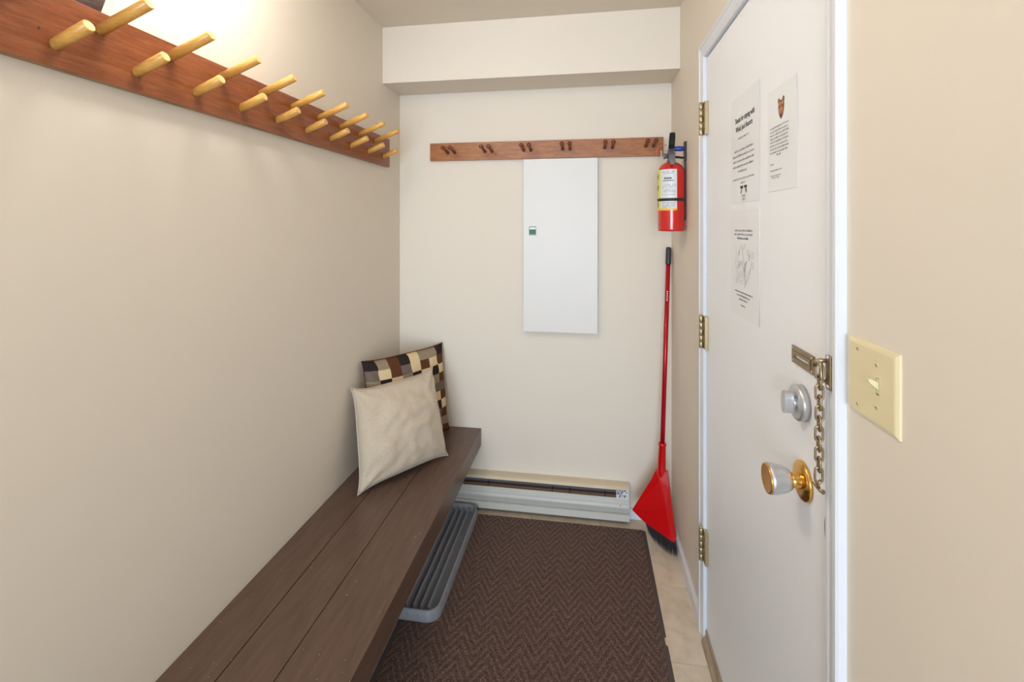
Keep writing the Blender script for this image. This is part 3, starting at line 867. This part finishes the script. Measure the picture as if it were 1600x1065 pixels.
for x in (-0.640, -0.602):
    lathe(bm, (x, TY0 + 0.0066, TZ + 0.022), (0, -1, 0.3), [(0, 0.0035), (0.0012, 0.0030), (0.0018, 0.001)], 12)
obj('moulding_mark', bm, M['tray'], ty_)

# ------------------------------------------------------------------ cushions
def cushion(nm, label, BL, BR, TR, TL, thick, mats, matfn, n=28, pinch=0.055, seed=0, wr=0.004, top_sag=0.0, back=0.8, powr=0.42, ear=2.6):
    BL, BR, TR, TL = map(V, (BL, BR, TR, TL))
    nrm = (BR - BL).cross(TL - BL).normalized()
    ctr = (BL + BR + TL + TR) / 4
    if nrm.dot(V((0, 0, 1.2)) - ctr) < 0: nrm = -nrm
    bm = B()
    def P(u, v, side):
        pu = u * (1 - pinch * (1 - abs(v) ** ear)) ; pv = v * (1 - (pinch + (top_sag if v > 0 else 0)) * (1 - abs(u) ** ear))
        a, b = (pu + 1) / 2, (pv + 1) / 2
        p = (BL * (1 - a) + BR * a) * (1 - b) + (TL * (1 - a) + TR * a) * b
        h = ((1 - u * u) * (1 - v * v)) ** powr
        q = V((u * 2.1 + seed, v * 2.1, side * 3.0))
        w = noise.noise(q) * 1.0 + noise.noise(q * 2.3) * 0.5
        # radial creases near the corners
        cr = math.sin(math.atan2(1.02 - abs(v), 1.02 - abs(u)) * 9 + seed) * max(0, (abs(u) + abs(v) - 1.05)) * 0.010
        if side < 0: return p - nrm * (thick * back * h)
        return p + nrm * (thick * h * (1 + 0.10 * w) + wr * w * h * 0.6 + cr * min(1, h * 2))
    fr = [[bm.verts.new(P(-1 + 2 * i / n, -1 + 2 * j / n, 1)) for i in range(n + 1)] for j in range(n + 1)]
    bk = [[(fr[j][i] if (i in (0, n) or j in (0, n)) else bm.verts.new(P(-1 + 2 * i / n, -1 + 2 * j / n, -1))) for i in range(n + 1)] for j in range(n + 1)]
    for j in range(n):
        for i in range(n):
            f = bm.faces.new([fr[j][i], fr[j][i + 1], fr[j + 1][i + 1], fr[j + 1][i]]); f.smooth = True; f.material_index = matfn(i, j, n)
            q4 = [bk[j][i], bk[j + 1][i], bk[j + 1][i + 1], bk[j][i + 1]]
            f = bm.faces.new(q4); f.smooth = True; f.material_index = matfn(i, j, n) if len(mats) > 1 else 0
    zmin = min(v.co.z for v in bm.verts)
    edge = [fr[0][i].co.copy() for i in range(n)] + [fr[j][n].co.copy() for j in range(n)] + [fr[n][n - i].co.copy() for i in range(n)] + [fr[n - j][0].co.copy() for j in range(n)]
    root = thing(nm, label, 'cushion', (ctr.x, ctr.y, BZ))
    cover = obj('cover', bm, mats, root)
    bm = tube(B(), edge, 0.0022, 8, True)
    obj('seam', bm, mats[0] if len(mats) == 1 else mats[1], root)
    return root
Zb = BZ + 0.004
ROWS = ['DTBDCTTD', 'GCBGCBCB', 'TDCTDCDC', 'CTBGTDTB', 'DCTBDTGG', 'BTDCTBCB', 'TCBDCGDC', 'CDTBDCGB', 'DBCTGBTT', 'TGDCBTCB']
KEYS = 'DBTCG'
def patch(i, j, n):
    c_ = min(7, int(i * 8 / n)); r_ = min(9, int((n - 1 - j) * 10 / n))
    return KEYS.index(ROWS[r_][c_])
cushion('cushion', 'patchwork checked cushion in cream brown and charcoal standing in the corner behind', (-0.925, 1.885, Zb), (-0.690, 2.303, Zb), (-0.738, 2.330, 0.834), (-0.962, 1.892, 0.852),
        0.052, [M['patch' + k] for k in KEYS], patch, n=40, pinch=0.05, seed=3.1, wr=0.003, back=0.55, ear=4.0)
cushion('cushion', 'plain beige linen cushion leaning in front of the checked cushion', (-0.873, 1.684, Zb), (-0.619, 2.045, Zb), (-0.716, 2.115, 0.776), (-0.966, 1.803, 0.768),
        0.086, [M['linen']], lambda i, j, n: 0, n=44, pinch=0.078, seed=7.7, wr=0.016, top_sag=0.035, back=0.42, ear=5.0)

# ------------------------------------------------------------------ broom
br = thing('broom', 'red angled broom leaning upright in the back right corner', 'broom', (0.384, 2.11, 0.0))
top_ = V((0.3965, 2.335, 1.337)); nk = V((0.345, 2.197, 0.440)); ax = (top_ - nk).normalized()
bm = tube(B(), [nk - ax * 0.03, top_ - ax * 0.055], 0.0105, 20)
hd = obj('handle', bm, M['red_metal'], br)
g_ = lathe(B(), top_ - ax * 0.082, ax, [(0, 0.0122), (0.002, 0.0128), (0.070, 0.0122), (0.078, 0.0118), (0.082, 0.0095)], 22)
obj('handle_grip', g_, M['grip'], br)
# tiny white print on the tube
hd_y = V((-0.17, -0.98, 0)).normalized()
bm = B(); random.seed(6)
c0 = nk + ax * 0.655
side_ = ax.cross(hd_y).normalized()
for k in range(5):
    c1 = c0 + ax * 0.010 * k + hd_y * 0.0107
    bm.faces.new([bm.verts.new(c1 + side_ * a + ax * b) for a, b in ((-.002, 0), (.0025, 0.001), (.002, 0.007), (-.0015, 0.006))])
obj('print', bm, M['label_white'], hd)
# hood: tapering ferrule running into a flat fan with a raised crease
w_ax = V((0.18, -0.06, 0)).normalized(); n_ax = ax.cross(w_ax).normalized()
if n_ax.y > 0: n_ax = -n_ax
bm = B()
sock = [(-0.0, 0.0175), (0.012, 0.0178), (0.014, 0.0162), (0.115, 0.0180)]
lathe(bm, nk + ax * 0.012, -ax, [(0, 0.0178), (0.010, 0.0178), (0.012, 0.0160), (0.11, 0.0182), (0.15, 0.0150)], 26)
obj('ferrule', bm, M['red_plastic'], br)
front = [(0.318, 2.187, 0.338), (0.364, 2.172, 0.338), (0.371, 2.163, 0.275), (0.392, 2.122, 0.080), (0.387, 2.119, 0.058), (0.258, 2.171, 0.109), (0.212, 2.191, 0.142), (0.298, 2.189, 0.292)]
outl = [V(p) for p in front]
crease = [V((0.336, 2.178, 0.300)) + n_ax * 0.019, V((0.358, 2.150, 0.190)) + n_ax * 0.023, V((0.379, 2.124, 0.062)) + n_ax * 0.016]
bm = B()
fv = [bm.verts.new(p + n_ax * 0.010) for p in outl]
bv = [bm.verts.new(p - n_ax * 0.018) for p in outl]
cv = [bm.verts.new(p) for p in crease]
for q in ([fv[0], cv[0], fv[7]], [fv[0], fv[1], cv[0]], [fv[1], fv[2], cv[0]], [fv[2], fv[3], cv[1], cv[0]], [fv[3], cv[2], cv[1]], [fv[3], fv[4], cv[2]],
          [fv[4], fv[5], cv[2]], [fv[5], cv[1], cv[2]], [fv[5], fv[6], cv[1]], [fv[6], fv[7], cv[0], cv[1]]):
    bm.faces.new(q)
bm.faces.new(list(reversed(bv)))
for i in range(8): bm.faces.new([fv[i], fv[(i + 1) % 8], bv[(i + 1) % 8], bv[i]])
bmesh.ops.recalc_face_normals(bm, faces=bm.faces)
bmesh.ops.bevel(bm, geom=list(bm.edges), offset=0.0022, segments=2, affect='EDGES', clamp_overlap=True)
for f in bm.faces: f.smooth = False
obj('hood', bm, M['red_plastic'], br)
# bristles: fan of thin tapered strands, one stuff mesh
bm = B(); random.seed(9)
A0, A1 = V((0.262, 2.172, 0.112)), V((0.386, 2.120, 0.064))
E0, E1 = V((0.285, 2.156, 0.052)), V((0.393, 2.106, 0.001))
for row in range(5):
    for k in range(70):
        s_ = (k + random.random()) / 70
        off = -n_ax * (0.004 * row - 0.006)
        a = A0.lerp(A1, s_) + off + ax * 0.012
        e = E0.lerp(E1, min(1, s_ + random.uniform(-.02, .02)))
        sag = 0.018 * math.sin(PI * s_) ** 0.8
        e = e + V((random.uniform(-.003, .003), random.uniform(-.004, .004), 0)) + off * 1.3
        e.z = max(0.0008, e.z - sag + random.uniform(-.003, .005))
        d = V((0.0016, -0.0005, 0)); d2 = n_ax * 0.0012
        va = [bm.verts.new(a + d), bm.verts.new(a - d), bm.verts.new(a + d2)]
        ve = bm.verts.new(e)
        for q in ((va[0], va[1], ve), (va[1], va[2], ve), (va[2], va[0], ve)): bm.faces.new(q)
bo = obj('bristles', bm, M['bristle'], br); bo['kind'] = 'stuff'

# ------------------------------------------------------------------ fire extinguisher
EX, EY, ER = 0.3405, 1.950, 0.0510
ex = thing('fire_extinguisher', 'red fire extinguisher hung on the right wall above the broom', 'fire extinguisher', (EX, EY, 1.415))
bm = lathe(B(), (EX, EY, 1.418), (0, 0, 1), [(0.003, 0.040), (0.0, 0.0465), (0.002, 0.0500), (0.008, ER), (0.232, ER), (0.246, 0.0488), (0.259, 0.0430), (0.268, 0.0345), (0.274, 0.024), (0.278, 0.016)], 56)
cyl = obj('cylinder', bm, M['ext_red'], ex)
phc = math.atan2(-EY, -EX)
def cyl_patch(bm, a0, a1, z0, z1, r, mi=0, n=None):
    """angles in degrees from the side facing the middle of the entry; negative is towards the left"""
    n = n or max(1, int(abs(a1 - a0) / 5)); pv = None
    for k in range(n + 1):
        a = phc - math.radians(-(a0 + (a1 - a0) * k / n))
        p = [bm.verts.new((EX + r * math.cos(a), EY + r * math.sin(a), z)) for z in (z0, z1)]
        if pv: f = bm.faces.new([pv[0], p[0], p[1], pv[1]]); f.material_index = mi; f.smooth = True
        pv = p
bm = B()
cyl_patch(bm, -48, 25, 1.5085, 1.662, ER + 0.0005, 0)
cyl_patch(bm, -125, -48, 1.5085, 1.662, ER + 0.0005, 1)
cyl_patch(bm, -125, 25, 1.5005, 1.5085, ER + 0.0005, 2)
lb_ = obj('label', bm, [M['label_white'], M['label_yellow'], M['label_orange']], cyl)
lb_['label'] = 'white and yellow printed instruction label'
bm = B(); random.seed(12)
def cyl_words(z, a0, a1, h, mi=0, dens=0.75):
    a = a0
    while a < a1:
        w = random.uniform(2, 6)
        if a + w > a1: break
        if random.random() < dens: cyl_patch(bm, a, a + w, z, z + h, ER + 0.0008, mi, 1)
        a += w + 1.2
for z, h, mi, a0, a1 in ((1.651, .003, 1, -40, 20), (1.645, .002, 1, -36, 16), (1.6235, .0065, 0, -30, 8), (1.6155, .0035, 0, -36, 16), (1.600, .002, 1, -40, 20), (1.594, .002, 1, -40, 20),
                      (1.588, .002, 1, -40, 20), (1.579, .002, 1, -38, 20), (1.573, .002, 1, -40, 18), (1.562, .002, 1, -40, 20), (1.529, .0022, 1, -42, 20), (1.523, .0022, 1, -42, 20), (1.517, .0022, 1, -42, 16), (1.511, .002, 1, -42, 20)):
    cyl_words(z, a0, a1, h, mi)
for z in (1.634, 1.590, 1.522):                           # pictograms on the yellow strip
    cyl_patch(bm, -80, -70, z - 0.010, z + 0.004, ER + 0.0008, 0); cyl_patch(bm, -74, -66, z + 0.000, z + 0.012, ER + 0.0008, 0)
obj('print', bm, [M['ink'], M['ink_grey']], lb_)
bm = B()
lathe(bm, (EX, EY, 1.5375), (0, 0, 1), [(0.0, ER + 0.0006), (0.0, ER + 0.0022), (0.011, ER + 0.0022), (0.011, ER + 0.0006)], 48, caps=False)
# strap ends run back to the wall bracket
box(bm, EX + 0.048, 0.3925, EY - 0.017, EY + 0.017, 1.5375, 1.5485, 0.001)
obj('strap', bm, M['black_metal'], ex)
# valve
bm = lathe(B(), (EX, EY, 1.694), (0, 0, 1), [(0, 0.0165), (0.006, 0.0170), (0.010, 0.0140), (0.032, 0.0130), (0.034, 0.0150), (0.050, 0.0150), (0.054, 0.010)], 24)
lathe(bm, (EX, EY, 1.720), (-0.985, 0.17, 0), [(0.008, 0.010), (0.022, 0.009), (0.023, 0.0115), (0.030, 0.0115)], 18)
obj('valve', bm, M['grey_metal'], ex)
fd = V((-0.10, -0.995, 0)).normalized(); sd = V((fd.y, -fd.x, 0))
def strip(name, pts, hw, th, mat):
    """bent metal strip along pts (distance forward, height)"""
    bm = B(); loops = []
    for i, (d, z, w) in enumerate(pts):
        c0 = V((EX, EY, z)) + fd * d
        p0_ = V((0, 0, 0)); a = pts[max(0, i - 1)]; b = pts[min(len(pts) - 1, i + 1)]
        tg = (fd * (b[0] - a[0]) + V((0, 0, b[1] - a[1]))).normalized(); up = sd.cross(tg).normalized()
        loops.append([bm.verts.new(c0 + sd * (s1 * w) + up * (s2 * th)) for s1, s2 in ((-1, -1), (1, -1), (1, 1), (-1, 1))])
    for A_, B_ in zip(loops, loops[1:]):
        for k in range(4): bm.faces.new([A_[k], A_[(k + 1) % 4], B_[(k + 1) % 4], B_[k]])
    bm.faces.new(loops[0]); bm.faces.new(loops[-1])
    bmesh.ops.bevel(bm, geom=list(bm.edges), offset=0.0008, segments=1, affect='EDGES')
    return obj(name, bm, mat, ex)
strip('lever', [(-0.012, 1.748, 0.011), (0.012, 1.752, 0.0115), (0.030, 1.762, 0.0115), (0.055, 1.785, 0.0115), (0.068, 1.797, 0.0105), (0.071, 1.800, 0.006)], 0.01, 0.0035, M['black_metal'])
strip('carry_handle', [(-0.012, 1.741, 0.012), (0.014, 1.740, 0.013), (0.034, 1.732, 0.0125), (0.052, 1.715, 0.012), (0.062, 1.694, 0.0105), (0.066, 1.678, 0.008)], 0.01, 0.003, M['grey_metal'])
bm = B()
lathe(bm, V((EX, EY, 1.748)) + sd * 0.0 + fd * 0.006, (-0.99, 0.1, 0), [(-0.016, 0.002), (0.022, 0.002)], 8)
pts = []
for k in range(14):
    a = 2 * PI * k / 14; pts.append((EX - 0.040 + 0.0035 * math.cos(a) * 0.3, EY + 0.009 * math.cos(a) - 0.01, 1.722 + 0.018 * math.sin(a)))
tube(bm, pts, 0.0016, 8, True)
obj('pull_pin', bm, M['clear_tie'], ex)
pts = [(EX - 0.022, EY - 0.03, 1.760), (EX - 0.045, EY - 0.035, 1.756), (EX - 0.060, EY - 0.035, 1.744), (EX - 0.062, EY - 0.035, 1.730), (EX - 0.052, EY - 0.033, 1.718)]
obj('tamper_seal', tube(B(), pts, 0.0013, 8), M['orange'], ex)
bm = B()                                                  # broken clear tie dangling beside the cylinder
tube(bm, [(EX - 0.045, EY - 0.02, 1.705), (EX - 0.062, EY - 0.02, 1.690), (EX - 0.070, EY - 0.018, 1.668), (EX - 0.068, EY - 0.018, 1.648), (EX - 0.075, EY - 0.018, 1.632)], 0.0011, 6)
tube(bm, [(EX - 0.030, EY - 0.012, 1.712), (EX - 0.045, EY - 0.02, 1.705)], 0.0011, 6)
obj('nylon_tie', bm, M['clear_tie'], ex)
# wall bracket with blue clip
bm = B()
box(bm, 0.3918, 0.3962, EY - 0.012, EY + 0.018, 1.462, 1.700, 0.001)
box(bm, 0.3885, 0.3962, EY - 0.018, EY + 0.004, 1.698, 1.775, 0.0015)
tube(bm, [(0.392, EY - 0.006, 1.713), (0.386, EY - 0.012, 1.711), (0.368, EY - 0.016, 1.714), (EX + 0.010, EY - 0.014, 1.716)], 0.0026, 8)
tube(bm, [(0.392, EY + 0.002, 1.713), (0.386, EY + 0.006, 1.711), (0.368, EY + 0.012, 1.714), (EX + 0.010, EY + 0.013, 1.716)], 0.0026, 8)
obj('wall_bracket', bm, M['black_metal'], ex)
bm = B(); bx = lathe(bm, (EX + 0.012, EY - 0.008, 1.7475), (1, 0, -0.02), [(0, 0.0085), (0.003, 0.0100), (0.026, 0.0105), (0.034, 0.0085), (0.037, 0.0065)], 16)
obj('release_clip', bm, M['blue'], ex)
done = set()
for o in ex.children_recursive:                           # true size of the cylinder, hung against the right wall
    if o.data.name not in done:
        done.add(o.data.name); o.data.transform(Matrix.Scale(1.045, 4))
    o.location = o.location * 1.045
ex.location = (0.3545, 2.03, 1.415)

# ------------------------------------------------------------------ wall lamp above the peg rack (its lower tip shows at the top left)
lm = thing('wall_lamp', 'wall lamp with a grey wood shade board above the peg rack', 'lamp', (XL, 0.65, 1.876))
prS = [(-0.9795, 1.8735), (-0.9735, 1.8725), (-0.868, 2.100), (-0.876, 2.104)]
obj('shade_board', prism(B(), [(x, 0.35, z) for x, z in prS], (0, 0.452, 0)), M['shade'], lm)
obj('back_plate', box(B(), XL + 0.0005, XL + 0.012, 0.50, 1.06, 2.15, 2.21, 0.002), M['antique'], lm)
for yy in (0.86, 0.98):
    obj('lamp_arm', tube(B(), [(XL + 0.010, yy, 2.18), (XL + 0.07, yy, 2.20), (XL + 0.145, yy, 2.23)], 0.006, 10), M['antique'], lm)
obj('shade_stay', tube(B(), [(XL + 0.010, 0.60, 2.18), (XL + 0.05, 0.60, 2.15), (XL + 0.094, 0.60, 2.085)], 0.006, 10), M['antique'], lm)
prof_ = [(0.0, 0.001), (0.004, 0.025), (0.014, 0.043), (0.030, 0.053), (0.050, 0.056)]
obj('glass_diffuser', lathe(B(), (XL + 0.215, 0.78, 2.240), (0, 1, 0), prof_ + [(0.28 - d, r) for d, r in reversed(prof_)], 28, caps=False), M['lamp'], lm)

# lettering too small to pick apart singly is one flat print per surface
for o in list(bpy.data.objects):
    if o.name.split('.')[0] in ('print', 'site_map', 'moulding_mark'): o['kind'] = 'stuff'
